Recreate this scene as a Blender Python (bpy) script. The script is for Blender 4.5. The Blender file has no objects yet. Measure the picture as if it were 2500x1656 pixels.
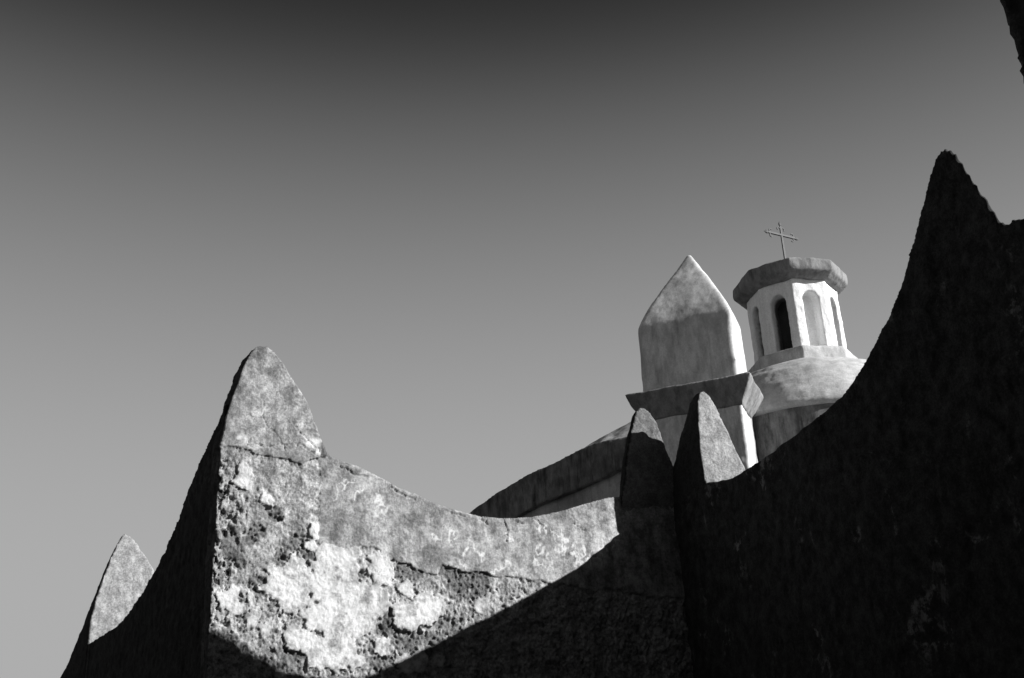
import bpy, math
import numpy as np
from mathutils import Vector, Matrix

# ---------------------------------------------------------------- scene, camera, light
sc = bpy.context.scene
COL = sc.collection
EYE = 1.6                                   # eye height above the courtyard
SUN_AZ, SUN_EL = 107.0, 23.6                # degrees, azimuth clockwise from +Y

def az(a):
    a = math.radians(a)
    return np.array([math.sin(a), math.cos(a), 0.0])

cam = bpy.data.cameras.new('camera')
cam.sensor_width = 36.0
cam.lens = 40.0
cam.clip_start = 0.05
cam.clip_end = 3000.0
cam_o = bpy.data.objects.new('camera', cam)
COL.objects.link(cam_o)
_p, _r = math.radians(24.0), math.radians(-2.6)
_f = Vector((0, math.cos(_p), math.sin(_p)))
_x = Vector((1, 0, 0)); _u = _x.cross(_f)
_x2 = _x * math.cos(_r) + _u * math.sin(_r)
_u2 = -_x * math.sin(_r) + _u * math.cos(_r)
_m = Matrix((_x2, _u2, -_f)).transposed().to_4x4()
_m.translation = Vector((0, 0, EYE))
cam_o.matrix_world = _m
sc.camera = cam_o

world = bpy.data.worlds.new('World')
sc.world = world
world.use_nodes = True
wt = world.node_tree
bg = wt.nodes['Background']
sky = wt.nodes.new('ShaderNodeTexSky')
sky.sky_type = 'NISHITA'
sky.sun_disc = False
sky.sun_elevation = math.radians(SUN_EL)
sky.sun_rotation = math.radians(SUN_AZ)
sky.altitude = 2500.0
sky.dust_density = 0.0
sep = wt.nodes.new('ShaderNodeSeparateColor')
wt.links.new(sky.outputs[0], sep.inputs[0])

def wmath(op, a, b=None, clamp=False):
    n = wt.nodes.new('ShaderNodeMath'); n.operation = op; n.use_clamp = clamp
    for i, v in enumerate((a, b)):
        if v is None: continue
        if hasattr(v, 'is_output'): wt.links.new(v, n.inputs[i])
        else: n.inputs[i].default_value = v
    return n.outputs[0]
# black-and-white film behind a red filter: red against blue, with the film's shoulder
ratio = wmath('DIVIDE', sep.outputs[0], sep.outputs[2])
sm = wt.nodes.new('ShaderNodeMath'); sm.operation = 'SMOOTH_MAX'
wt.links.new(wmath('SUBTRACT', ratio, 0.3153), sm.inputs[0]); sm.inputs[1].default_value = 0.0009; sm.inputs[2].default_value = 0.0040
xx = sm.outputs[0]
ex = wmath('EXPONENT', wmath('MULTIPLY', xx, -1.0 / 0.0190))
val = wmath('MULTIPLY', wmath('SUBTRACT', 1.0, ex), 2.60)
wt.links.new(val, bg.inputs['Color'])
bg.inputs['Strength'].default_value = 0.1

sd = az(SUN_AZ) * math.cos(math.radians(SUN_EL)) + np.array([0, 0, math.sin(math.radians(SUN_EL))])
sun = bpy.data.lights.new('sun', 'SUN')
sun.energy = 5.0
sun.angle = math.radians(0.53)
sun.color = (1.0, 1.0, 1.0)                 # monochrome photograph
sun_o = bpy.data.objects.new('sun', sun)
COL.objects.link(sun_o)
sun_o.rotation_euler = Vector(sd).to_track_quat('Z', 'Y').to_euler()
sun_o.location = (20, -6, 30)

sc.view_settings.view_transform = 'Standard'
sc.view_settings.look = 'None'
sc.view_settings.exposure = 0.7
sc.view_settings.gamma = 1.0
sc.view_settings.use_curve_mapping = False
sc.cycles.max_bounces = 6

# ---------------------------------------------------------------- noise
def _h(ix, iy, iz, seed):
    h = (ix.astype(np.uint32) * np.uint32(374761393) + iy.astype(np.uint32) * np.uint32(668265263)
         + iz.astype(np.uint32) * np.uint32(2246822519) + np.uint32((seed * 3266489917) & 0xffffffff))
    h = (h ^ (h >> np.uint32(13))) * np.uint32(1274126177)
    h = (h ^ (h >> np.uint32(16))) * np.uint32(2654435761)
    h = h ^ (h >> np.uint32(15))
    return h.astype(np.float64) / 4294967295.0

def vnoise(P, seed=0):
    F = np.floor(P); I = F.astype(np.int64); t = P - F
    t = t * t * t * (t * (t * 6 - 15) + 10)
    r = 0
    for dx in (0, 1):
        wx = t[:, 0] if dx else 1 - t[:, 0]
        for dy in (0, 1):
            wy = t[:, 1] if dy else 1 - t[:, 1]
            for dz in (0, 1):
                wz = t[:, 2] if dz else 1 - t[:, 2]
                r = r + wx * wy * wz * _h(I[:, 0] + dx, I[:, 1] + dy, I[:, 2] + dz, seed)
    return r * 2 - 1

def fbm(P, scale, octv=4, gain=0.5, seed=0):
    r = 0; a = 1.0; tot = 0; s = scale
    for o in range(octv):
        r = r + a * vnoise(P * s + 17.3 * o, seed + o); tot += a; a *= gain; s *= 2.07
    return r / tot

def worley(P, scale, seed=0, jitter=1.0):
    Q = P * scale; F = np.floor(Q); I = F.astype(np.int64); t = Q - F
    f1 = np.full(len(P), 9.0); f2 = np.full(len(P), 9.0); cid = np.zeros(len(P))
    for dx in (-1, 0, 1):
        for dy in (-1, 0, 1):
            for dz in (-1, 0, 1):
                X, Y, Z = I[:, 0] + dx, I[:, 1] + dy, I[:, 2] + dz
                ox = dx + .5 + jitter * (_h(X, Y, Z, seed) - .5) - t[:, 0]
                oy = dy + .5 + jitter * (_h(X, Y, Z, seed + 7) - .5) - t[:, 1]
                oz = dz + .5 + jitter * (_h(X, Y, Z, seed + 13) - .5) - t[:, 2]
                d = np.sqrt(ox * ox + oy * oy + oz * oz)
                c = d < f1
                f2 = np.where(c, f1, np.minimum(f2, d))
                cid = np.where(c, _h(X, Y, Z, seed + 29), cid)
                f1 = np.where(c, d, f1)
    return f1, f2, cid

def sstep(x, a, b):
    t = np.clip((x - a) / (b - a), 0, 1)
    return t * t * (3 - 2 * t)

# ---------------------------------------------------------------- solids, remeshing, meshes
class Solid:
    """closed coarse shells, merged later by a voxel remesh"""
    def __init__(s): s.v = []; s.f = []
    def loft(s, rings):
        """rings: list of equally long closed 3-D polygons"""
        n = len(rings[0]); b0 = len(s.v)
        for r in rings: s.v += [tuple(p) for p in r]
        for k in range(len(rings) - 1):
            a, b = b0 + k * n, b0 + (k + 1) * n
            for i in range(n):
                j = (i + 1) % n
                s.f.append((a + i, a + j, b + j, b + i))
        s.f.append(tuple(b0 + i for i in range(n))[::-1])
        s.f.append(tuple(b0 + (len(rings) - 1) * n + i for i in range(n)))
        return s
    def box(s, O, ax, a0, a1, b0, b1, z0, z1):
        A, B = ax
        r = lambda z: [O + A * a + B * b + np.array([0, 0, z]) for a, b in ((a0, b0), (a1, b0), (a1, b1), (a0, b1))]
        return s.loft([r(z0), r(z1)])

def remesh(solid, voxel, smooth=0):
    me = bpy.data.meshes.new('tmp'); me.from_pydata([tuple(map(float, v)) for v in solid.v], [], solid.f); me.update()
    import bmesh
    bm = bmesh.new(); bm.from_mesh(me); bmesh.ops.triangulate(bm, faces=bm.faces[:]); bmesh.ops.recalc_face_normals(bm, faces=bm.faces[:]); bm.to_mesh(me); bm.free()
    o = bpy.data.objects.new('tmp', me); COL.objects.link(o)
    m = o.modifiers.new('r', 'REMESH'); m.mode = 'VOXEL'; m.voxel_size = voxel; m.adaptivity = 0.0
    dg = bpy.context.evaluated_depsgraph_get(); ev = o.evaluated_get(dg); em = ev.to_mesh()
    V = np.empty(len(em.vertices) * 3); em.vertices.foreach_get('co', V); V = V.reshape(-1, 3)
    nl = len(em.loops); LI = np.empty(nl, dtype=np.int32); em.loops.foreach_get('vertex_index', LI)
    Fq = LI.reshape(-1, 4).copy()
    ev.to_mesh_clear(); bpy.data.objects.remove(o); bpy.data.meshes.remove(me)
    for _ in range(smooth): V = relax(V, Fq, 0.5)
    return V, Fq

def relax(V, Q, k):
    acc = np.zeros_like(V); cnt = np.zeros(len(V))
    for i in range(4):
        for j in ((i + 1) % 4, (i + 3) % 4):
            for c in range(3): acc[:, c] += np.bincount(Q[:, i], weights=V[Q[:, j], c], minlength=len(V))
            cnt += np.bincount(Q[:, i], minlength=len(V))
    return V * (1 - k) + k * acc / np.maximum(cnt, 1)[:, None]

def vnormals(V, Q):
    n = np.cross(V[Q[:, 2]] - V[Q[:, 0]], V[Q[:, 3]] - V[Q[:, 1]])
    N = np.zeros_like(V)
    for i in range(4):
        for c in range(3): N[:, c] += np.bincount(Q[:, i], weights=n[:, c], minlength=len(V))
    return N / np.maximum(np.linalg.norm(N, axis=1), 1e-12)[:, None]

def make(name, V, Q, mat, parent=None, attrs=None, loc=None, smooth=True):
    """one mesh object from arrays (quads), in the parent's space"""
    base = np.array(parent.location) if parent is not None else (np.array(loc) if loc is not None else np.zeros(3))
    if parent is not None and parent.parent is not None: base = base + np.array(parent.parent.location)
    use = np.unique(Q); idx = np.full(len(V), -1, dtype=np.int64); idx[use] = np.arange(len(use))
    v = (V[use] - base).astype(np.float32); q = idx[Q].astype(np.int32)
    me = bpy.data.meshes.new(name)
    me.vertices.add(len(v)); me.vertices.foreach_set('co', v.ravel())
    me.loops.add(q.size); me.loops.foreach_set('vertex_index', q.ravel())
    me.polygons.add(len(q)); me.polygons.foreach_set('loop_start', np.arange(0, q.size, 4, dtype=np.int32))
    me.polygons.foreach_set('loop_total', np.full(len(q), 4, dtype=np.int32))
    me.update(calc_edges=True); me.validate()
    if smooth: me.polygons.foreach_set('use_smooth', np.ones(len(me.polygons), dtype=bool))
    for k, a in (attrs or {}).items():
        at = me.attributes.new(k, 'FLOAT', 'POINT'); at.data.foreach_set('value', a[use].astype(np.float32))
    me.materials.append(mat)
    o = bpy.data.objects.new(name, me); COL.objects.link(o)
    if parent is not None: o.parent = parent
    elif loc is not None: o.location = loc
    return o

def poly_obj(name, verts, faces, mat, parent=None, loc=None, smooth=False):
    base = np.array(parent.location) if parent is not None else (np.array(loc) if loc is not None else np.zeros(3))
    if parent is not None and parent.parent is not None: base = base + np.array(parent.parent.location)
    me = bpy.data.meshes.new(name)
    me.from_pydata([tuple(map(float, np.array(v) - base)) for v in verts], [], faces); me.update()
    if smooth:
        for p in me.polygons: p.use_smooth = True
    me.materials.append(mat)
    o = bpy.data.objects.new(name, me); COL.objects.link(o)
    if parent is not None: o.parent = parent
    elif loc is not None: o.location = loc
    return o

def thing(name, loc, label, cat, group=None):
    o = bpy.data.objects.new(name, None); COL.objects.link(o)
    o.empty_display_size = 0.3
    o.location = tuple(map(float, loc)); o['label'] = label; o['category'] = cat
    if group: o['group'] = group
    return o

def group_part(name, parent):
    """a part that only gathers sub-parts"""
    o = bpy.data.objects.new(name, None); COL.objects.link(o); o.parent = parent; o.empty_display_size = 0.2
    return o

# ---------------------------------------------------------------- materials
class Mat:
    def __init__(s, name, rough=0.9):
        s.m = bpy.data.materials.new(name); s.m.use_nodes = True; s.t = s.m.node_tree
        s.b = s.t.nodes['Principled BSDF']; s.b.inputs['Roughness'].default_value = rough
        s.b.inputs['Specular IOR Level'].default_value = 0.2
        s.co = s.t.nodes.new('ShaderNodeTexCoord').outputs['Object']
    def link(s, a, b): s.t.links.new(a, b)
    def scaled(s, sx, sy, sz):
        n = s.t.nodes.new('ShaderNodeMapping'); n.inputs['Scale'].default_value = (sx, sy, sz); s.link(s.co, n.inputs[0]); return n.outputs[0]
    def noise(s, scale, detail=5, rough=0.6, co=None, dist=0.0):
        n = s.t.nodes.new('ShaderNodeTexNoise'); n.inputs['Scale'].default_value = scale; n.inputs['Detail'].default_value = detail
        n.inputs['Roughness'].default_value = rough; n.inputs['Distortion'].default_value = dist
        s.link(co or s.co, n.inputs['Vector']); return n.outputs['Fac']
    def vor(s, scale, co=None, feature='F1'):
        n = s.t.nodes.new('ShaderNodeTexVoronoi'); n.feature = feature; n.inputs['Scale'].default_value = scale
        s.link(co or s.co, n.inputs['Vector']); return n.outputs['Distance']
    def attr(s, name):
        n = s.t.nodes.new('ShaderNodeAttribute'); n.attribute_name = name; return n.outputs['Fac']
    def ramp(s, x, stops):
        n = s.t.nodes.new('ShaderNodeMapRange') if len(stops) == 2 else None
        if n is not None:
            n.clamp = True; n.interpolation_type = 'SMOOTHSTEP'
            (a, va), (b, vb) = stops
            n.inputs[1].default_value, n.inputs[2].default_value, n.inputs[3].default_value, n.inputs[4].default_value = a, b, va, vb
            s.link(x, n.inputs[0]); return n.outputs[0]
        n = s.t.nodes.new('ShaderNodeValToRGB'); s.link(x, n.inputs[0]); e = n.color_ramp.elements
        while len(e) < len(stops): e.new(0.5)
        for k, (p, v) in zip(e, stops): k.position = p; k.color = (v, v, v, 1)
        return n.outputs[0]
    def math(s, op, a, b=None):
        n = s.t.nodes.new('ShaderNodeMath'); n.operation = op
        for i, v in enumerate((a, b)):
            if v is None: continue
            if hasattr(v, 'is_output'): s.link(v, n.inputs[i])
            else: n.inputs[i].default_value = v
        return n.outputs[0]
    def mix(s, f, a, b):
        n = s.t.nodes.new('ShaderNodeMix'); n.data_type = 'FLOAT'
        for i, v in zip((0, 2, 3), (f, a, b)):
            if hasattr(v, 'is_output'): s.link(v, n.inputs[i])
            else: n.inputs[i].default_value = v
        return n.outputs[0]
    def done(s, val, height=None, strength=0.5, dist=0.01):
        s.link(val, s.b.inputs['Base Color'])
        if height is not None:
            n = s.t.nodes.new('ShaderNodeBump'); n.inputs['Strength'].default_value = strength; n.inputs['Distance'].default_value = dist
            s.link(height, n.inputs['Height']); s.link(n.outputs[0], s.b.inputs['Normal'])
        return s.m

def stone_mat(name, coat=0.245, rubble=0.27, white=0.63, dark=0.125):
    """old lime plaster over rubble; attributes say which layer is left where"""
    k = Mat(name, 0.95)
    big = k.noise(2.3, 5, 0.6); mid = k.noise(10, 7, 0.72); fine = k.noise(52, 5, 0.75); grit = k.noise(230, 3, 0.7)
    spk = k.ramp(k.noise(46, 4, 0.8), [(0.50, 0.0), (0.66, 1.0)])
    v_coat = k.math('MULTIPLY', k.ramp(big, [(0.3, coat * 0.72), (0.72, coat * 1.30)]), k.ramp(fine, [(0.30, 0.66), (0.70, 1.36)]))
    v_coat = k.math('MULTIPLY', v_coat, k.ramp(mid, [(0.34, 0.58), (0.66, 1.48)]))
    spot = k.ramp(k.noise(19, 3, 0.5), [(0.62, 0.0), (0.68, 1.0)])
    v_coat = k.mix(k.math('MULTIPLY', spot, k.ramp(big, [(0.42, 0.0), (0.60, 0.75)])), v_coat, coat * 0.5)
    v_rub = k.math('MULTIPLY', k.ramp(mid, [(0.32, rubble * 0.5), (0.70, rubble * 1.55)]), k.ramp(fine, [(0.28, 0.5), (0.72, 1.5)]))
    v_rub = k.mix(k.math('MULTIPLY', spk, 0.30), v_rub, rubble * 2.4)
    v_drk = k.math('MULTIPLY', k.ramp(mid, [(0.3, dark * 0.6), (0.7, dark * 1.5)]), k.ramp(fine, [(0.25, 0.5), (0.75, 1.5)]))
    v_wht = k.math('MULTIPLY', k.ramp(mid, [(0.25, white * 0.72), (0.6, white)]), k.ramp(fine, [(0.25, 0.82), (0.6, 1.06)]))
    run = k.noise(5.0, 6, 0.7, co=k.scaled(1.6, 1.6, 0.22))
    v_coat = k.math('MULTIPLY', v_coat, k.ramp(run, [(0.34, 0.62), (0.60, 1.12)]))
    v_rub = k.math('MULTIPLY', v_rub, k.ramp(run, [(0.34, 0.75), (0.60, 1.10)]))
    v = k.mix(k.attr('dark'), v_rub, v_drk)
    v = k.mix(k.attr('coat'), v, v_coat)
    v = k.mix(k.attr('white'), v, v_wht)
    v = k.mix(k.attr('side_shade'), v, k.math('MULTIPLY', v, 0.34))  # shade of the left flank multiplied into the colour
    h = k.math('ADD', k.math('MULTIPLY', fine, 1.0), k.math('MULTIPLY', grit, 0.45))
    return k.done(v, h, 0.75, 0.008)

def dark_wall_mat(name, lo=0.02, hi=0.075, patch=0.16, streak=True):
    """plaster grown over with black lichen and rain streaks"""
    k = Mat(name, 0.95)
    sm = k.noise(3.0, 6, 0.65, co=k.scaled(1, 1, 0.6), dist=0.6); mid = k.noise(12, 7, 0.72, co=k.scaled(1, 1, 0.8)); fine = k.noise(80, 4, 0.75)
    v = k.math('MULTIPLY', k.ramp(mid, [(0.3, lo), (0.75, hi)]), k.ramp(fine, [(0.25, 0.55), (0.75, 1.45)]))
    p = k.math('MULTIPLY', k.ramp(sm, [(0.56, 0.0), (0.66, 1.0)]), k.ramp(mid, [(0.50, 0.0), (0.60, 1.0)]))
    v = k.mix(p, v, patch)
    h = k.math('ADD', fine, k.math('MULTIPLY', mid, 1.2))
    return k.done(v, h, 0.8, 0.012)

def plaster_mat(name, base, stain=0.25, inner_shade=False, amp=0.22, brush=None, bump=0.35):
    """hand-laid limewashed plaster with dark grey weathering; optional shade inside openings put into the colour"""
    k = Mat(name, 0.9)
    st = k.scaled(1, 1, 0.35) if brush is None else k.scaled(*brush)
    big = k.noise(1.6, 5, 0.6); mid = k.noise(5.5, 6, 0.65, co=st); fine = k.noise(34, 5, 0.7)
    v = k.math('MULTIPLY', k.ramp(mid, [(0.3, base * (1 - amp)), (0.7, base * (1 + amp * 0.6))]), k.ramp(fine, [(0.25, 0.86), (0.75, 1.12)]))
    v = k.mix(k.ramp(big, [(0.45, 0.0), (0.75, stain)]), v, base * 0.35)
    drip = k.noise(3.2, 6, 0.72, co=k.scaled(2.6, 2.6, 0.25))
    v = k.math('MULTIPLY', v, k.ramp(drip, [(0.30, 1 - 1.1 * amp), (0.52, 1.0)]))
    if inner_shade: v = k.mix(k.attr('inner_shade'), v, base * 0.16)  # darkens the opening reveals in colour, as if unlit
    h = k.math('ADD', k.math('MULTIPLY', fine, 0.8), k.math('MULTIPLY', mid, 0.8))
    return k.done(v, h, bump, 0.03)

M_stone = stone_mat('weathered_plaster_wall')
M_left = dark_wall_mat('shaded_dark_wall', 0.02, 0.07, 0.10)  # left wall's shade put into its dark tones
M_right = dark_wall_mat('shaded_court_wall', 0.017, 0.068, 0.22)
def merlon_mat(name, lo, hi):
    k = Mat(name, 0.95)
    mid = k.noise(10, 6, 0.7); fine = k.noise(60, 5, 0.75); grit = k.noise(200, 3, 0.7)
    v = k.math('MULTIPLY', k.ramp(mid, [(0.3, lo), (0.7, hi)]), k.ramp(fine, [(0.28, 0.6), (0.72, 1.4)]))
    v = k.mix(k.attr('side_shade'), v, k.math('MULTIPLY', v, 0.14))  # sides turned from the sun painted darker
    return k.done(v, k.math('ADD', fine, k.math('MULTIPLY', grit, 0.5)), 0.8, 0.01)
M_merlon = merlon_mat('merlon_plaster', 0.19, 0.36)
M_merlon_shade = merlon_mat('shaded_merlon_plaster', 0.10, 0.20)  # darker copy of the merlon plaster, shade put into its colour
M_lime = plaster_mat('limewash', 0.82, 0.0, inner_shade=True, amp=0.10)
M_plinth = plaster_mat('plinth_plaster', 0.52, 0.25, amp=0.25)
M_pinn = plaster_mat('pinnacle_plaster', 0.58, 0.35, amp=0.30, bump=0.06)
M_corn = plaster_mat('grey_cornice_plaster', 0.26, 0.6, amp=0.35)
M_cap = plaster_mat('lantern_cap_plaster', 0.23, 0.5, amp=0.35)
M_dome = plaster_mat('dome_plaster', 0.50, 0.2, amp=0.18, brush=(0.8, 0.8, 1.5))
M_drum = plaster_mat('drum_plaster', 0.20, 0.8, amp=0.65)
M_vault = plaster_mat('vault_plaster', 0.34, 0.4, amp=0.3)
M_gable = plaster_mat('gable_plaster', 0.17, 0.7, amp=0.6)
M_body = plaster_mat('church_wall_plaster', 0.4, 0.4)
M_core_shade = plaster_mat('core_shade_plaster', 0.05, 0.3)  # near black: the lantern's unlit inside put into the colour
M_iron = Mat('wrought_iron', 0.6); M_iron = M_iron.done(M_iron.ramp(M_iron.noise(30), [(0.3, 0.05), (0.7, 0.10)]))
M_ground = Mat('courtyard_earth', 1.0); M_ground = M_ground.done(M_ground.ramp(M_ground.noise(1.2), [(0.3, 0.035), (0.7, 0.07)]))

# ---------------------------------------------------------------- frame of the place
Z = np.array([0, 0, 1.0])
UP = EYE * Z
L = az(66); NL = np.array([L[1], -L[0], 0])          # sunlit wall: direction and outward normal
D = az(-24)                                          # right wall runs away from us along D
DK = az(-34); NK = az(-34 - 90)                      # left wall: direction and outward (left) normal
C = np.array([-2.192, 8.005, 0.0])                   # corner of the sunlit wall
P2 = np.array([1.5238, 9.1743, 0.0])                 # on the right wall's face, by its second merlon

# ground
gv = [(-1500, -1500, 0), (1500, -1500, 0), (1500, 1500, 0), (-1500, 1500, 0)]
g = poly_obj('ground', gv, [(0, 1, 2, 3)], M_ground); g['kind'] = 'structure'

def court(name, x0, x1, y0, y1, h, mat):
    """plain unseen blocks added to cut sky light, behind the viewer and far left"""
    v = [(x, y, z) for z in (0, h) for x, y in ((x0, y0), (x1, y0), (x1, y1), (x0, y1))]
    v += [((x0 + x1) / 2, y0, h + 1.0), ((x0 + x1) / 2, y1, h + 1.0)]
    f = [(3, 2, 1, 0), (0, 1, 5, 4), (1, 2, 6, 5), (2, 3, 7, 6), (3, 0, 4, 7), (4, 5, 8), (6, 7, 9), (5, 6, 9, 8), (7, 4, 8, 9)]
    o = poly_obj(name, v, f, mat); o['kind'] = 'structure'
court('rear_sky_block', -19, 20, -9, -5, 8.5, M_right)
court('side_sky_block', -19, -13, -4.9, 15, 8.5, M_right)

def W(O, A, a, z, B=None, b=0.0):
    p = O + A * a + Z * z + UP
    return p + B * b if B is not None else p

# ---------------------------------------------------------------- sunlit wall and left wall (one corner)
LIT_TOP = [(-0.003, 2.801), (0.020, 2.91), (0.029, 3.034), (0.064, 3.2), (0.1, 3.314), (0.127, 3.447), (0.181, 3.567), (0.221, 3.625), (0.255, 3.637), (0.299, 3.636), (0.353, 3.599), (0.427, 3.522), (0.483, 3.425), (0.558, 3.321), (0.623, 3.217), (0.661, 3.128), (0.708, 3.013), (0.756, 2.89), (0.793, 2.812), (0.806, 2.806), (0.901, 2.766), (1.024, 2.728), (1.121, 2.688), (1.245, 2.643), (1.371, 2.583), (1.511, 2.539), (1.652, 2.487), (1.794, 2.448), (1.938, 2.417), (2.054, 2.397), (2.201, 2.393), (2.351, 2.402), (2.503, 2.42), (2.643, 2.458), (2.801, 2.505), (2.962, 2.56), (3.093, 2.599), (3.209, 2.634), (3.316, 2.652), (3.6, 2.68), (4.6, 2.6)]
COAT_EDGE = [(0.733, 2.113), (0.902, 2.096), (1.074, 2.087), (1.208, 2.101), (1.248, 2.05), (1.302, 2.014), (1.438, 1.988), (1.575, 1.936), (1.672, 1.921), (1.701, 2.001), (1.799, 1.973), (1.94, 1.96), (2.097, 1.954), (2.169, 1.937), (2.358, 1.919), (2.49, 1.898), (2.61, 1.903), (2.881, 1.874), (4.5, 1.8)]
CAP_EDGE = [(-0.3, 2.80), (-0.003, 2.801), (0.087, 2.801), (0.171, 2.791), (0.256, 2.755), (0.391, 2.746), (0.527, 2.735), (0.596, 2.714), (0.681, 2.748), (0.75, 2.781), (0.802, 2.80), (0.81, 2.80)]
WHITE = [(0.104, 1.697, 0.073), (0.156, 1.613, 0.053), (0.497, 1.793, 0.12), (0.581, 1.732, 0.12), (0.285, 1.531, 0.053), (0.367, 1.479, 0.053), (0.724, 2.186, 0.053), (0.685, 2.083, 0.047), (0.373, 2.401, 0.04), (0.805, 2.005, 0.113), (0.942, 1.929, 0.12), (0.777, 1.805, 0.12), (0.93, 1.697, 0.133), (0.782, 1.595, 0.12), (1.033, 1.571, 0.133), (0.902, 1.439, 0.12), (0.625, 1.416, 0.087), (0.724, 1.356, 0.087), (0.872, 1.296, 0.087), (1.082, 1.736, 0.1), (0.943, 1.995, 0.12), (0.841, 1.939, 0.1), (1.229, 1.945, 0.1), (1.249, 1.881, 0.053), (1.04, 1.694, 0.167), (1.171, 1.699, 0.12), (0.909, 1.765, 0.087), (0.6, 1.877, 0.1), (0.554, 1.762, 0.1), (1.464, 1.609, 0.1), (1.572, 1.651, 0.12), (1.654, 1.679, 0.08), (1.477, 1.533, 0.053), (2.032, 1.706, 0.06), (1.252, 1.378, 0.067), (0.793, 1.319, 0.1), (0.957, 1.311, 0.1), (0.914, 1.516, 0.133), (1.068, 1.546, 0.113), (1.409, 1.259, 0.087), (1.515, 1.273, 0.073), (1.046, 1.264, 0.073), (1.424, 1.799, 0.06), (1.702, 1.264, 0.033), (0.116, 2.874, 0.05), (0.686, 2.893, 0.055), (0.758, 2.818, 0.04), (0.179, 2.626, 0.06), (0.168, 2.539, 0.06)]
DARK = [(0.13, 2.051, 0.1), (0.11, 2.132, 0.067), (0.168, 1.956, 0.06), (0.621, 2.004, 0.167), (0.711, 1.958, 0.133), (1.357, 1.951, 0.087), (1.104, 1.836, 0.113), (0.63, 1.716, 0.087), (0.872, 1.688, 0.073), (1.37, 1.468, 0.2), (1.516, 1.434, 0.2), (1.637, 1.412, 0.133), (1.304, 1.528, 0.12), (0.765, 1.439, 0.087), (0.571, 1.315, 0.133), (1.226, 1.268, 0.12), (1.708, 1.578, 0.08), (0.269, 2.158, 0.08), (0.305, 1.769, 0.087), (0.409, 2.318, 0.067), (1.438, 1.942, 0.1), (1.756, 1.931, 0.067), (1.853, 1.883, 0.133), (1.994, 1.876, 0.133), (1.817, 1.518, 0.053)]
SPLOTCH = [(0.932, 2.577), (0.906, 2.52), (0.986, 2.574), (1.001, 2.5), (1.068, 2.546), (1.089, 2.521), (1.15, 2.484), (1.191, 2.501), (1.232, 2.463), (0.961, 2.497), (0.894, 2.479), (1.762, 2.261), (1.804, 2.243), (1.817, 2.189), (1.676, 2.221), (1.888, 2.166), (1.901, 2.126), (1.968, 2.184), (2.003, 2.159), (2.061, 2.162), (2.044, 2.093), (2.091, 2.191), (2.261, 2.222), (2.284, 2.23), (2.201, 2.006), (2.246, 2.036), (2.589, 2.326), (2.619, 2.307), (2.694, 2.283), (2.756, 2.294), (2.564, 2.149), (2.592, 2.109), (2.732, 2.158), (2.748, 2.173), (2.814, 2.233), (2.53, 2.078), (2.62, 2.082), (2.869, 2.138), (2.882, 2.096), (2.933, 2.169), (2.963, 2.143), (2.895, 2.069), (1.87, 1.99), (2.169, 1.944), (2.344, 1.939), (1.233, 2.395), (1.301, 2.387), (3.008, 2.10), (3.06, 2.15), (3.109, 2.19), (3.15, 2.22), (3.194, 2.25), (3.246, 2.30)]
LEFT_TOP = [(0.0, 3.16), (0.03, 3.13), (0.084, 3.086), (0.264, 2.99), (0.445, 2.883), (0.67, 2.711), (0.811, 2.622), (0.99, 2.449), (1.184, 2.322), (1.44, 2.185), (1.659, 2.101), (1.89, 2.034), (2.182, 1.95), (2.452, 1.916), (2.811, 1.905), (3.303, 1.90), (3.9, 1.80), (4.3, 1.58), (4.8, 1.42), (5.9, 1.36)]
VOX = 0.0085
ZB = 0.75 - EYE                       # fine part of the wall stops below the view; plain footing under it

def prof(O, A, top, zb):
    """closed polygon of a wall profile in the plane O, A"""
    pts = [(top[0][0], zb)] + list(top) + [(top[-1][0], zb)]
    return [W(O, A, a, z) for a, z in pts]

def shrink(ring, off, f=None):
    return [p + off for p in ring]

def ring_at(depth, k, sh=0.0, drop=0.0, zb=ZB):
    """the sunlit wall's outline at some depth behind its face; the merlon's left flank swells a little behind"""
    out = []
    for (a, z) in [(LIT_TOP[0][0], zb)] + LIT_TOP + [(LIT_TOP[-1][0], zb)]:
        zz = z if z <= 2.8 else 2.8 + (z - 2.8) * k
        fl = sh if (a < 0.28 and z > 2.6) else 0.0
        out.append(W(C, L, a + fl, zz - drop, -NL, depth))
    return out
corner = Solid()
corner.loft([ring_at(0.0, 1.0), ring_at(0.05, 1.0, -0.025), ring_at(0.13, 0.985, -0.045)])
V, Q = remesh(corner, VOX, 1)
N = vnormals(V, Q)
rel = V - C - UP
S = rel @ L; H = rel[:, 2]; DEP = -(rel @ NL)
blend = sstep(N @ NL, 0.35, 0.75) * (DEP < 0.06)
front = blend > 0.5
FI = np.where(blend > 0.001)[0]                      # the weathered face
P3 = V[FI]; Sf = S[FI]; Hf = H[FI]
w1 = fbm(P3, 9, 4, seed=3); w2 = fbm(P3, 9, 4, seed=11); w3 = fbm(P3, 34, 3, seed=5); w4 = fbm(P3, 34, 3, seed=6)
Sw = Sf + 0.030 * w1 + 0.010 * w3; Hw = Hf + 0.030 * w2 + 0.010 * w4
ce = np.array(COAT_EDGE); ca = np.array(CAP_EDGE)
coat = sstep(Hw - np.interp(Sw, ce[:, 0], ce[:, 1]), -0.006, 0.006) * sstep(Sf + 0.010 * w3 + 0.012 * w1, 0.745, 0.752)
capm = sstep(Hf + 0.014 * w2 + 0.010 * w4 - np.interp(Sf, ca[:, 0], ca[:, 1]), -0.004, 0.004) * sstep(-Sf, -0.825, -0.815)
def blobs(lst, sx, sz, r0=None):
    f = np.zeros(len(P3))
    for b in lst:
        r = b[2] if len(b) > 2 else r0
        d2 = ((sx - b[0]) / r) ** 2 + ((sz - b[1]) / r) ** 2
        f = np.maximum(f, np.exp(-d2 * 0.7))
    return f
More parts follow.
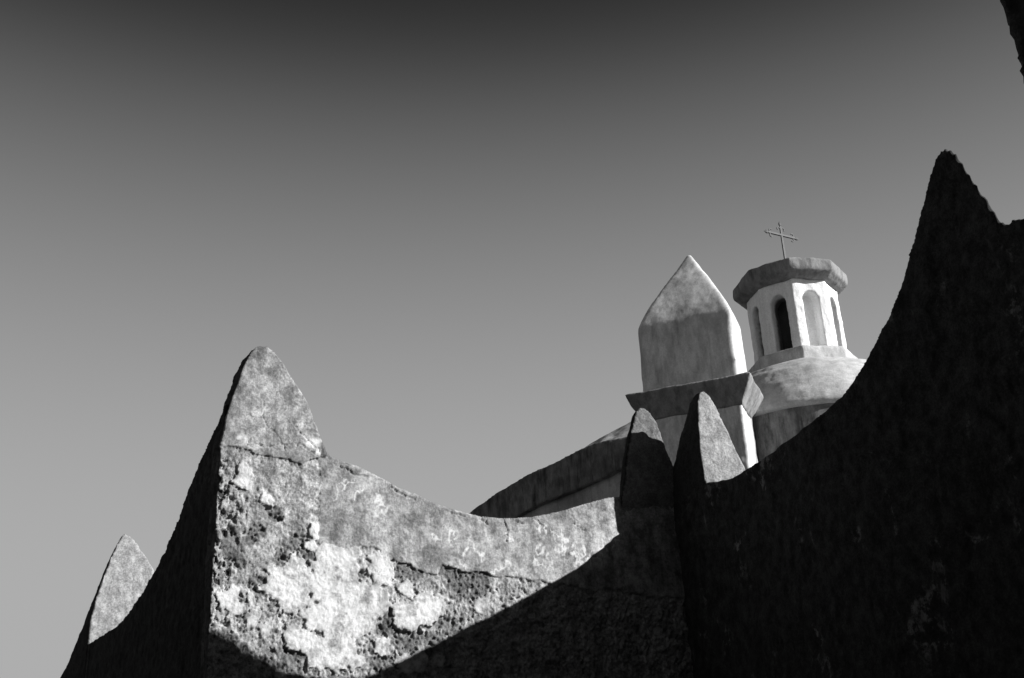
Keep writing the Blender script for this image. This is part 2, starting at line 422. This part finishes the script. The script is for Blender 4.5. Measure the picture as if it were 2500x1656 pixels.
Sx = Sf + 0.05 * w1 + 0.012 * w3; Hx = Hf + 0.05 * w2 + 0.012 * w4
n22 = fbm(P3, 22, 4, seed=21); n15 = fbm(P3, 13, 4, seed=31)
fw = blobs(WHITE, Sx, Hx) + 0.22 * w1 + 0.30 * n22
wgeo = sstep(fw, 0.42, 0.47) * (1 - coat) * (1 - capm)
wcol = sstep(fw + 0.30 * w4 - 0.25 * fbm(P3, 6, 4, seed=33), 0.20, 0.95) * (1 - coat) * (1 - 0.75 * sstep(n15 + 0.2 * w4, 0.22, 0.45))
# lime bleeding through the coat in small squiggles
rdg = 1 - np.abs(fbm(P3 * np.array([1, 1, 0.75]), 17, 3, seed=41)) * 5.5
sp_f = blobs([(a, b, 0.052) for a, b in SPLOTCH], Sf + 0.02 * w1, Hf + 0.02 * w2)
splot = sstep(np.clip(rdg, 0, 1) * sp_f, 0.22, 0.60) * coat
haze = sstep(blobs([(a, b, 0.16) for a, b in SPLOTCH], Sx, Hx) + 0.9 * n22 + 0.3 * w3, 0.55, 1.35) * coat
fd = blobs(DARK, Sx, Hx) + 0.30 * w2 + 0.25 * fbm(P3, 26, 4, seed=51)
dark = sstep(fd, 0.42, 0.66) * (1 - coat) * (1 - capm) * (1 - wgeo)
# relief
f1, f2, cid = worley(P3 + 0.012 * np.c_[w1, w2, w3], 19, seed=61)
stones = np.clip(1 - f1 * 1.25, 0, 1) * (0.3 + 0.7 * cid)
g1, g2, gid = worley(P3, 46, seed=71)
pits = sstep(0.45 - g1, 0, 0.25) * (gid > 0.62)
rough = fbm(P3, 24, 5, 0.66, seed=81)
rub = (1 - coat) * (1 - capm) * (1 - wgeo)
big = 0.012 * fbm(P3, 2.2, 3, seed=91)
near_corner = sstep(0.30 - Sf, 0, 0.25) * sstep(2.75 - Hf, 0, .1)
hole = sstep(fbm(P3, 20, 3, seed=95) + 0.10 * near_corner, 0.30, 0.46) * np.maximum(0.7 * dark, near_corner)
crumble = 0.5 + 0.5 * np.maximum(np.maximum(dark, near_corner), sstep(1.95 - Hf, 0, .2))
fine_r = fbm(P3, 60, 3, 0.6, seed=83)
rel_d = big + coat * (0.003 + 0.013 * sstep(Sf, 0.76, 1.0) + 0.0022 * rough + 0.0022 * fine_r) + capm * (0.016 + 0.0030 * rough + 0.002 * fine_r) + wgeo * (0.015 + 0.007 * rough + 0.007 * w1 + 0.003 * fine_r)
rel_d = rel_d + rub * crumble * (0.026 * rough + 0.020 * stones - 0.014 * pits + 0.009 * fine_r) - rub * (0.008 * dark + 0.028 * hole)
def crack(pts, wd):
    pts = np.array(pts); d = np.full(len(P3), 9.0)
    for (a0, z0), (a1, z1) in zip(pts[:-1], pts[1:]):
        ex, ez = a1 - a0, z1 - z0; t = np.clip(((Sc - a0) * ex + (Hc - z0) * ez) / (ex * ex + ez * ez), 0, 1)
        d = np.minimum(d, np.hypot(Sc - a0 - t * ex, Hc - z0 - t * ez))
    return 1 - sstep(d, wd * 0.3, wd)
Sc = Sf + 0.030 * w1 + 0.014 * w3; Hc = Hf + 0.030 * w2 + 0.014 * w4
cr = np.zeros(len(P3))
for pts, wd in (([(0.17, 2.80), (0.30, 2.84), (0.45, 2.83), (0.60, 2.86), (0.70, 2.80)], 0.006),
                ([(0.30, 3.10), (0.33, 2.98), (0.42, 2.90), (0.45, 2.84)], 0.005),
                ([(0.55, 3.0), (0.63, 2.92), (0.74, 2.83)], 0.005),
                ([(0.20, 2.88), (0.19, 2.80)], 0.005), ([(0.47, 2.84), (0.48, 2.76)], 0.005),
                ([(0.90, 2.72), (1.02, 2.67), (1.12, 2.655)], 0.009), ([(1.30, 2.59), (1.42, 2.53), (1.52, 2.50)], 0.006),
                ([(2.26, 2.38), (2.29, 2.28), (2.27, 2.20)], 0.007), ([(2.06, 2.36), (2.11, 2.335)], 0.009),
                ([(2.35, 2.37), (2.42, 2.36)], 0.007), ([(2.52, 2.40), (2.62, 2.33)], 0.005), ([(2.86, 2.46), (2.90, 2.38), (2.97, 2.35)], 0.005),
                ([(1.80, 2.42), (1.92, 2.385)], 0.006)):
    cr = np.maximum(cr, crack(pts, wd))
rel_d = rel_d - 0.014 * cr * np.maximum(coat, capm)
chip = worley(V, 11, seed=98)
disp = (0.016 * fbm(V, 14, 5, 0.6, seed=99) - 0.018 * sstep(0.30 - chip[0], 0, 0.15) * (chip[2] > 0.5)) * (1 - blend)
disp[FI] += blend[FI] * rel_d
V2 = V + N * disp[:, None]
def full(a):
    r = np.zeros(len(V)); r[FI] = a; return r
sidewall = sstep(N @ NK, 0.2, 0.6) * (1 - blend)  # left-facing flank, where shade is painted into the colour
attrs = dict(coat=full(np.maximum(coat, capm)), white=full(np.maximum(np.maximum(wcol, splot * 0.95), haze * 0.32)), dark=full(dark), side_shade=sidewall)
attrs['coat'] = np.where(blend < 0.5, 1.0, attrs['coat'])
def fmean(a): return a[Q].mean(1)
ff = fmean(front.astype(float)) > 0.5
f_white = (fmean(full(wgeo)) > 0.5) & ff
f_coat = (fmean(full(coat)) > 0.5) & ff & ~f_white
f_mer = ((fmean(full(capm)) > 0.5) & ff & ~f_white) | (~ff & (fmean(H) > 2.78) & (fmean(S) < 0.82))
f_body = ~(f_white | f_coat | f_mer)

lit = thing('parapet_wall', C, 'sunlit crumbling plastered parapet wall with a pointed corner merlon and a sagging top', 'wall')
# separate the islands of white plaster
lab = np.arange(len(V)); Qw = Q[f_white]
for _ in range(400):
    m = lab[Qw].min(1); old = lab[Qw].sum()
    for i in range(4): np.minimum.at(lab, Qw[:, i], m)
    if lab[Qw].sum() == old: break
fl = lab[Qw[:, 0]]
ids, cnt = np.unique(fl, return_counts=True)
keep = ids[cnt > 160]
small = np.zeros(len(Q), bool); small[np.where(f_white)[0][~np.isin(fl, keep)]] = True
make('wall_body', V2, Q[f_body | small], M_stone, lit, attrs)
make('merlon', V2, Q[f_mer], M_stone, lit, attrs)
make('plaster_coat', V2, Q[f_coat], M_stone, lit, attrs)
for i in keep: make('plaster_patch', V2, Qw[fl == i], M_stone, lit, attrs)
def footing(parent, ring, mat):
    v = [p * np.array([1, 1, 0]) for p in ring] + [p * np.array([1, 1, 0]) + np.array([0, 0, ZB + EYE + 0.02]) for p in ring]
    n = len(ring)
    f = [tuple(range(n))[::-1], tuple(range(n, 2 * n))] + [(i, (i + 1) % n, n + (i + 1) % n, n + i) for i in range(n)]
    poly_obj('footing', v, f, mat, parent)
footing(lit, [C + L * 0.01 - NL * 0.02, C + L * 4.6 - NL * 0.02, C + L * 4.6 - NL * 0.48, C + L * 0.01 - NL * 0.48], M_ground)

def rough_part(name, solid, vox, mat, parent, amp=0.012, freq=24, smooth=1, shade_dir=None, big=0.02, gate=None):
    V, Q = remesh(solid, vox, smooth); N = vnormals(V, Q)
    d = amp * fbm(V, freq, 5, 0.6, seed=5) + big * fbm(V, 3.1, 3, seed=15)
    V2 = V + N * d[:, None]
    at = {}
    if shade_dir is not None: at['side_shade'] = sstep(N @ shade_dir, 0.15, 0.5)  # mask of faces whose colour carries painted shade
    return make(name, V2, Q, mat, parent, at)
# rubble core and rear face of the sunlit wall
core = Solid().loft([ring_at(0.10, 0.96, -0.03, 0.02), ring_at(0.30, 0.88, -0.03, 0.02), ring_at(0.50, 0.68, 0.0, 0.03)])
rough_part('rear_face', core, 0.022, M_left, lit, amp=0.006, big=0.006)

left = thing('parapet_wall', C + DK * 3.0, 'shaded black parapet wall running back from the corner on the left', 'wall')
rl = prof(C + DK * 0.012 - NK * 0.004, DK, LEFT_TOP, ZB)
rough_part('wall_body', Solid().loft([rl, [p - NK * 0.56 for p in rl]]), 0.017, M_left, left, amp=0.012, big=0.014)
footing(left, [C + DK * 0.05 - NK * 0.02, C + DK * 5.8 - NK * 0.02, C + DK * 5.8 - NK * 0.54, C + DK * 0.6 - NK * 0.54], M_ground)
for o_ in (lit, left): o_['kind'] = 'thing'

# ---------------------------------------------------------------- separate merlons
# far merlon on the left wall: pointed section facing us, ridge dying away behind
FAR = [(-0.02, 1.55), (-0.02, 1.75), (-0.015, 1.914), (-0.018, 2.099), (0.005, 2.268), (0.047, 2.462), (0.107, 2.705), (0.166, 2.864), (0.195, 2.934), (0.228, 2.955), (0.277, 2.942), (0.349, 2.871), (0.447, 2.758), (0.53, 2.634), (0.555, 2.157), (0.54, 1.75), (0.50, 1.55)]
def far_ring(r, top):
    O = C + DK * r
    return [W(O, -NK, a, 1.55 + (z - 1.55) * (top - 1.55) / (2.955 - 1.55)) for a, z in FAR]
fm = Solid().loft([far_ring(3.36, 2.955), far_ring(3.5, 2.88), far_ring(3.7, 2.70), far_ring(3.95, 2.38), far_ring(4.25, 2.05), far_ring(4.6, 1.80)])
rough_part('merlon', fm, 0.013, M_merlon, left, amp=0.010, shade_dir=NK)['label'] = 'small pointed merlon with a sunlit grey face at the far left'

# ---------------------------------------------------------------- right wall
right = thing('parapet_wall', P2 - D * 3, 'near black shaded courtyard wall climbing on the right to a tall pointed merlon', 'wall')
R_TOP = [(-0.55, 0.0, 2.62), (-0.25, 0.0, 2.68), (-0.008, 0.0, 2.689), (0.18, 0.0, 2.647), (0.503, -0.012, 2.605), (0.803, -0.03, 2.601), (1.168, -0.061, 2.635), (1.606, -0.107, 2.649), (2.047, -0.132, 2.727), (2.294, -0.122, 2.866), (2.565, -0.084, 3.07), (2.638, -0.07, 3.164), (2.729, -0.057, 3.299), (2.83, -0.043, 3.455), (2.929, -0.032, 3.639), (3.022, -0.022, 3.807), (3.13, -0.015, 3.93), (3.18, -0.009, 3.975), (3.235, -0.006, 3.978), (3.285, -0.003, 3.93), (3.318, 0.0, 3.85), (3.41, 0.0, 3.591), (3.50, 0.0, 3.30), (3.54, 0.0, 3.245), (3.59, 0.0, 3.25), (3.65, 0.0, 3.235), (3.72, 0.0, 3.21), (4.1, 0.0, 3.15), (4.5, 0.0, 3.3), (4.8, 0.0, 3.7), (4.95, 0.0, 3.85), (5.1, 0.0, 3.7), (5.3, 0.0, 3.2), (6.4, 0.0, 3.0)]
# the old wall is not straight: it bellies out a little half way along
rw = Solid()
rings = []
for r, off, z in R_TOP:
    t = float(sstep(np.array(r), 1.9, 2.6))
    bd = L * (1 - t) + az(20) * t; bd = bd / np.linalg.norm(bd)
    p0 = P2 - D * r + L * off
    hi = max(0.0, z - 2.9)
    zm, zk = z - 0.12 * hi, z - 0.02 - 0.55 * hi
    rings.append([p0 + Z * ZB + UP, p0 + Z * z + UP, p0 + bd * 0.14 + Z * zm + UP, p0 + bd * 0.42 + Z * zk + UP, p0 + bd * 0.42 + Z * ZB + UP])
rw.loft(rings)
V, Q = remesh(rw, 0.015, 5); N = vnormals(V, Q)
w = worley(V, 14, seed=8)
rr = fbm(V, 20, 5, 0.62, seed=6)
peel = sstep(fbm(V * np.array([1, 1, 0.7]), 3.3, 5, 0.6, seed=77), 0.08, 0.12)
d = 0.0045 * rr * sstep(-(N @ L), 0.6, 0.95) + 0.024 * fbm(V, 2.5, 3, seed=16) + (peel * 0.014 + (1 - peel) * 0.010 * np.clip(1 - w[0], 0, 1)) * sstep(-(N @ L), 0.75, 0.95)
V2 = V + N * d[:, None]
relr = V - P2 - UP
rc = -(relr @ D); hc = relr[:, 2]
right['kind'] = 'thing'
for o_ in (lit, left, right): o_['group'] = 'crenellated walls of the court'
ismer = ((rc[Q].mean(1) > 2.4) & (rc[Q].mean(1) < 3.56) & (hc[Q].mean(1) > 3.12 + 0.04 * np.sin(rc[Q].mean(1) * 9)))
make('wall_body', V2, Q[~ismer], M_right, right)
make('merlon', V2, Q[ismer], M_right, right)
footing(right, [P2 + D * 0.5 + L * 0.02, P2 - D * 6.4 + L * 0.02, P2 - D * 6.4 + L * 0.42, P2 + D * 0.5 + L * 0.42], M_ground)

# second merlon: lit end facing us
F2 = [(0.03, 2.35), (0.0, 2.60), (-0.02, 2.72), (-0.030, 2.944), (-0.018, 3.163), (-0.008, 3.311), (0.006, 3.40), (0.034, 3.48), (0.077, 3.5), (0.126, 3.468), (0.183, 3.369), (0.239, 3.233), (0.3, 3.084), (0.353, 2.943), (0.416, 2.80), (0.43, 2.6), (0.43, 2.35)]
def p2ring(r, top, grow=0.0):
    O = P2 - D * r
    return [W(O, L, a, 2.35 + (z - 2.35) * (top - 2.35) / (3.5 - 2.35)) for a, z in F2]
m2 = Solid().loft([p2ring(0.075, 3.50), p2ring(0.0, 3.50), p2ring(-0.09, 3.46), p2ring(-0.25, 3.28), p2ring(-0.42, 3.03), p2ring(-0.5, 2.8)])
rough_part('merlon', m2, 0.010, M_merlon, right, amp=0.008, shade_dir=-L, big=0.012)['label'] = 'pointed merlon with a sunlit front and a black left side'
# first merlon, standing where the sunlit wall dies into the right one
F1 = [(3.29, 1.9), (3.30, 2.2), (3.315, 2.45), (3.335, 2.648), (3.379, 2.827), (3.408, 3.005), (3.475, 3.25), (3.496, 3.301), (3.537, 3.427), (3.574, 3.473), (3.625, 3.482), (3.694, 3.436), (3.747, 3.345), (3.776, 3.234), (3.805, 3.123), (3.861, 2.997), (3.905, 2.741), (3.95, 2.4), (3.97, 1.9)]
def p1ring(n, k, sh=0.0):
    return [W(C, L, a + sh, z if z < 2.4 else 2.4 + (z - 2.4) * k, NL, -0.05 + (n + 0.05) * float(sstep(np.array(z), 2.25, 2.75))) for a, z in F1]
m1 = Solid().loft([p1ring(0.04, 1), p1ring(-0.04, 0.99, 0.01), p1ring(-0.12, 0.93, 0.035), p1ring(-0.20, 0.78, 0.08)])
rough_part('merlon', m1, 0.011, M_merlon_shade, right, amp=0.009, shade_dir=-L, big=0.014)['label'] = 'dark merlon with only its tip in sunlight'

# ---------------------------------------------------------------- ruined wall end, top right
O = az(24) * 4.2
E1 = az(125); B1 = az(35)
edge = O + az(114) * 0.385
pier = thing('ruined_wall', edge + E1 * 1.0, 'ragged black end of a tall ruined stone wall cut off at the upper right', 'wall')
pier['kind'] = 'thing'
def pier_ring(dep):
    pts = [(0, -EYE), (0, 2.0), (0, 5.2), (0.7, 5.5), (2.6, 5.0), (2.6, -EYE)]
    return [W(edge, E1, a, z, B1, dep) for a, z in pts]
sp = Solid().loft([pier_ring(0), pier_ring(0.7)])
V, Q = remesh(sp, 0.03, 1); N = vnormals(V, Q)
wf = worley(V * np.array([1, 1, 1.5]), 7, seed=3)
d = 0.055 * fbm(V, 8, 5, 0.68, seed=2) + 0.03 * np.clip(1 - wf[0], 0, 1)
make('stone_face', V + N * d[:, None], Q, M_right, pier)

# ---------------------------------------------------------------- the church behind
A = az(-69); B = az(21)
K = np.array([3.9273, 17.5663, 0.0])                 # front right corner of the pinnacle's cornice
def WC(a, b, z): return K + A * a + B * b + Z * z + UP
church = thing('church', K + B * 5 + A * 1.5, 'limewashed church with a domed lantern, a pointed rooftop pinnacle and a curved vault', 'church')

def soft(name, solid, vox, mat, parent, amp=0.01, freq=5, smooth=2, fine=0.004, inner=None):
    V, Q = remesh(solid, vox, smooth); N = vnormals(V, Q)
    d = amp * fbm(V, freq, 3, seed=4) + fine * fbm(V, 22, 3, seed=9)
    at = {}
    if inner is not None:                            # unlit interior put into the reveals' colour, inside a radius about the axis
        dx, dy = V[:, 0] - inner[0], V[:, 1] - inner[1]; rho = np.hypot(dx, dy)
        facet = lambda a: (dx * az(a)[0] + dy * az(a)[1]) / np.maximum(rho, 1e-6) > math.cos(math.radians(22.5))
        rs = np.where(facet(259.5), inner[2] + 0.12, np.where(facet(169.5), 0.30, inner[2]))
        at['inner_shade'] = 1 - sstep(rho + 0.05 * fbm(V, 9, 3, seed=12), rs - 0.12, rs)
    return make(name, V + N * d[:, None], Q, mat, parent, at)

def rect(a0, a1, b0, b1, z): return [WC(a0, b0, z), WC(a1, b0, z), WC(a1, b1, z), WC(a0, b1, z)]
pinn = group_part('pinnacle', church)
soft('pinnacle_pedestal', Solid().loft([rect(.24, 1.95, .24, 1.06, 3.0), rect(.25, 1.94, .25, 1.05, 6.68)]), 0.03, M_pinn, pinn, 0.018)
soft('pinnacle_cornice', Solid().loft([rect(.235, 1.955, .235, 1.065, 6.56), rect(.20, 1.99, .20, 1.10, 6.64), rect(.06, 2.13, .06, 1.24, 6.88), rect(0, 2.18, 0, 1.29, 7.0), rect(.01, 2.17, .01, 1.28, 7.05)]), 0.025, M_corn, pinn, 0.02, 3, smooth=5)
rings = [rect(.22, 1.91, .18, 1.28, 7.0), rect(.225, 1.905, .17, 1.25, 7.5), rect(.225, 1.90, .16, 1.14, 8.22)]
cx, cy, w0, d0 = 0.97, 0.645, 0.845, 0.49
for f, z in ((0.985, 8.31), (0.89, 8.52), (0.73, 8.80), (0.52, 9.12), (0.29, 9.45), (0.11, 9.73), (0.06, 9.82)):
    yc = cy + 0.34 * (1 - f)
    rings.append(rect(cx + .08 * f - w0 * f, cx + .08 * f + w0 * f, yc - d0 * f, yc + d0 * f, z + 0.13 * (1 - f)))
soft('pinnacle_cap', Solid().loft(rings), 0.028, M_pinn, pinn, 0.016, 1.8, smooth=16, fine=0.002)

# curved gable and vault
G_OUT = [(9.5, 2.0), (8.4, 3.7), (7.4, 4.9), (6.7, 5.5), (6.012, 5.947), (5.789, 6.086), (5.383, 6.284), (5.055, 6.407), (4.727, 6.546), (4.225, 6.69), (3.797, 6.828), (3.405, 6.945), (3.03, 6.955), (2.6, 6.98), (1.6, 7.0), (0.6, 7.0)]
G_IN = [(8.5, 2.0), (7.5, 3.6), (6.6, 4.7), (5.8, 5.3), (5.087, 5.70), (4.9, 5.78), (4.764, 5.837), (4.479, 5.931), (4.1, 6.01), (3.779, 6.085), (3.5, 6.16), (3.258, 6.235), (3.015, 6.32), (2.4, 6.4), (1.6, 6.4), (0.6, 6.4)]
ring0 = [WC(a, 1.96, z) for a, z in G_OUT] + [WC(a, 1.96, z) for a, z in G_IN[::-1]]
ring1 = [p + B * 0.5 for p in ring0]
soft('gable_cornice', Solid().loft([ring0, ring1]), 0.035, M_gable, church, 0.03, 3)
ring0 = [WC(a, 2.18, z) for a, z in G_IN] + [WC(.6, 2.18, 2.0)]
soft('gable_wall', Solid().loft([ring0, [p + B * 0.3 for p in ring0]]), 0.04, M_body, church, 0.02)
V_BACK = [(9.3, 2.0), (8.2, 3.9), (7.2, 5.1), (6.6, 5.7), (5.9, 6.2), (5.6, 6.4), (5.2, 6.65), (4.9, 6.85), (4.6, 7.08), (4.3, 7.32), (3.87, 7.53), (3.44, 7.70), (3.08, 7.83), (2.6, 7.97), (1.6, 8.15), (0.6, 8.3)]
va = [WC(a, 2.1, z - 0.03) for a, z in G_OUT] + [WC(.6, 2.1, 2.0)]
vb = [WC(a, 3.55, z) for a, z in V_BACK] + [WC(.6, 3.55, 2.0)]
soft('vault_roof', Solid().loft([va, vb]), 0.05, M_vault, church, 0.02, 3)

# dome, drum, lantern
X = np.array([6.3276, 23.1509, 0.0])
def lathe(pts, n=64, oct=False, a0=192.0):
    rings = []
    for r, z in pts:
        rings.append([X + az(a0 + 360.0 * i / n) * r + Z * z + UP for i in range(n)])
    return rings
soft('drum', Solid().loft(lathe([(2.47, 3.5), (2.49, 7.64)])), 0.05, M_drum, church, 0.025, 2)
soft('dome', Solid().loft(lathe([(2.3, 7.52), (2.50, 7.54), (2.585, 7.60), (2.58, 7.68), (2.50, 7.90), (2.34, 8.20), (2.10, 8.53), (1.82, 8.78), (1.5, 8.93), (1.1, 9.02)])), 0.04, M_dome, church, 0.03, 2, smooth=3)
lant = group_part('lantern', church)
soft('lantern_plinth', Solid().loft(lathe([(1.24, 8.80), (1.245, 9.27), (1.215, 9.345), (0.9, 9.42)], 8)), 0.025, M_plinth, lant, 0.012)
shaft = Solid()
R0, R1_, z0, z1 = 1.0 * math.cos(math.pi / 8), 0.50 * math.cos(math.pi / 8), 9.30, 11.10
zs, hw = 10.55, 0.18
for k in range(8):
    n = az(192 + 22.5 + 45 * k); t = np.array([n[1], -n[0], 0])
    so, si = R0 * math.tan(math.pi / 8) , R1_ * math.tan(math.pi / 8)
    def piece(pts, edge=0):
        """pts: (u, z); u beyond the jamb follows the octagon's corner on the inside"""
        o = [X + n * R0 + t * u + Z * z + UP for u, z in pts]
        i = [X + n * R1_ + t * (np.sign(u) * si if abs(abs(u) - so) < 1e-6 else u) + Z * z + UP for u, z in pts]
        shaft.loft([o, i])
    if k in (2, 3, 4, 5):                            # closed on the far side
        piece([(-so, z0), (so, z0), (so, z1), (-so, z1)]); continue
    piece([(-so, z0), (-hw, z0), (-hw, z1), (-so, z1)])
    piece([(hw, z0), (so, z0), (so, z1), (hw, z1)])
    if k == 7:                                       # a walled-up opening: the niche is closed half way in
        bk = [(-hw - .01, z0), (hw + .01, z0), (hw + .01, z1), (-hw - .01, z1)]
        shaft.loft([[X + n * rr_ + t * u + Z * z + UP for u, z in bk] for rr_ in (R0 - 0.26, R1_ - 0.02)])
    arc = [(hw * math.cos(q), zs + hw * math.sin(q)) for q in np.linspace(math.pi, 0, 11)]
    piece([(-hw - .01, zs)] + arc + [(hw + .01, zs), (hw + .01, z1), (-hw - .01, z1)])
    piece([(-hw - .01, z0), (hw + .01, z0), (hw + .01, 9.40), (-hw - .01, 9.40)])
soft('lantern_shaft', shaft, 0.02, M_lime, lant, 0.016, 5, smooth=4, fine=0.006, inner=(X[0], X[1], 0.76))
soft('lantern_shade_core', Solid().loft(lathe([(0.49, 9.25), (0.49, 11.08)], 8)), 0.03, M_core_shade, lant, 0.01)  # solid core added; its dark colour stands for the unlit interior
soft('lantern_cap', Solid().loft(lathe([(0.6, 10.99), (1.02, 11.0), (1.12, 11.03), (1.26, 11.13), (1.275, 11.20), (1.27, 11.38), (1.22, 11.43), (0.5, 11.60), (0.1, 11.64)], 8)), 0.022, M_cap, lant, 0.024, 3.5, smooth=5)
# body of the church under the roofs, out of sight
poly = [WC(a, b, z) for z in (-EYE, 4.6) for a, b in ((-5, 2.6), (6.6, 2.6), (6.6, 13), (-5, 13))]
poly_obj('nave_wall', poly, [(0, 1, 2, 3), (7, 6, 5, 4), (0, 4, 5, 1), (1, 5, 6, 2), (2, 6, 7, 3), (3, 7, 4, 0)], M_body, church)
poly = [WC(a, b, z) for z in (-EYE, 3.2) for a, b in ((.2, .2), (2.0, .2), (2.0, 2.58), (.2, 2.58))]
poly_obj('pinnacle_base', poly, [(0, 1, 2, 3), (7, 6, 5, 4), (0, 4, 5, 1), (1, 5, 6, 2), (2, 6, 7, 3), (3, 7, 4, 0)], M_body, pinn)

# wrought-iron cross
cross = group_part('cross', church)
CA = az(62); CN = az(-28)
XC = X + UP
def bar(name, p0, p1, wa, wb, side, parent, taper=1.0):
    d = (p1 - p0) / np.linalg.norm(p1 - p0); n2 = np.cross(d, side)
    v = []
    for p, k in ((p0, 1), (p1, taper)):
        for s, u in ((-1, -1), (1, -1), (1, 1), (-1, 1)): v.append(p + side * wa * s * k + n2 * wb * u * k)
    return poly_obj(name, v, [(3, 2, 1, 0), (4, 5, 6, 7), (0, 1, 5, 4), (1, 2, 6, 5), (2, 3, 7, 6), (3, 0, 4, 7)], M_iron, parent)
zc = 12.62
bar('upright', XC + Z * 11.5, XC + Z * 12.86, 0.026, 0.020, CA, cross, 0.75)
bar('arm', XC + Z * zc - CA * 0.40, XC + Z * zc + CA * 0.40, 0.020, 0.022, CN, cross)
def finial(p, d):
    """pointed leaf tip with two curled side leaves"""
    q = np.cross(d, CN)
    prof2 = [(-0.02, 0.014), (0.02, 0.022), (0.045, 0.045), (0.075, 0.05), (0.11, 0.028), (0.15, 0.004)]
    v = []; f = []
    for t, r in prof2:
        for i in range(6):
            a = i * math.pi / 3
            v.append(p + d * t + q * r * math.cos(a) + CN * r * 0.45 * math.sin(a))
    for k in range(len(prof2) - 1):
        for i in range(6):
            j = (i + 1) % 6; f.append((k * 6 + i, k * 6 + j, k * 6 + 6 + j, k * 6 + 6 + i))
    f.append(tuple(range(6))[::-1]); f.append(tuple(range(len(v) - 6, len(v))))
    for s in (-1, 1):
        c = [(-0.05, 0.012), (-0.02, 0.05), (-0.03, 0.09), (-0.065, 0.105), (-0.09, 0.085)]
        for (t0, u0), (t1, u1) in zip(c[:-1], c[1:]):
            b0 = len(v)
            a0 = p + d * t0 + q * s * u0; a1 = p + d * t1 + q * s * u1
            e = np.cross((a1 - a0) / np.linalg.norm(a1 - a0), CN)
            for pt in (a0, a1):
                for x, y in ((-1, -1), (1, -1), (1, 1), (-1, 1)): v.append(pt + e * 0.011 * x + CN * 0.011 * y)
            f += [(b0 + 3, b0 + 2, b0 + 1, b0), (b0 + 4, b0 + 5, b0 + 6, b0 + 7), (b0, b0 + 1, b0 + 5, b0 + 4), (b0 + 1, b0 + 2, b0 + 6, b0 + 5), (b0 + 2, b0 + 3, b0 + 7, b0 + 6), (b0 + 3, b0, b0 + 4, b0 + 7)]
    poly_obj('finial', v, f, M_iron, cross)
finial(XC + Z * 12.84, Z)
finial(XC + Z * zc + CA * 0.37, CA)
finial(XC + Z * zc - CA * 0.37, -CA)
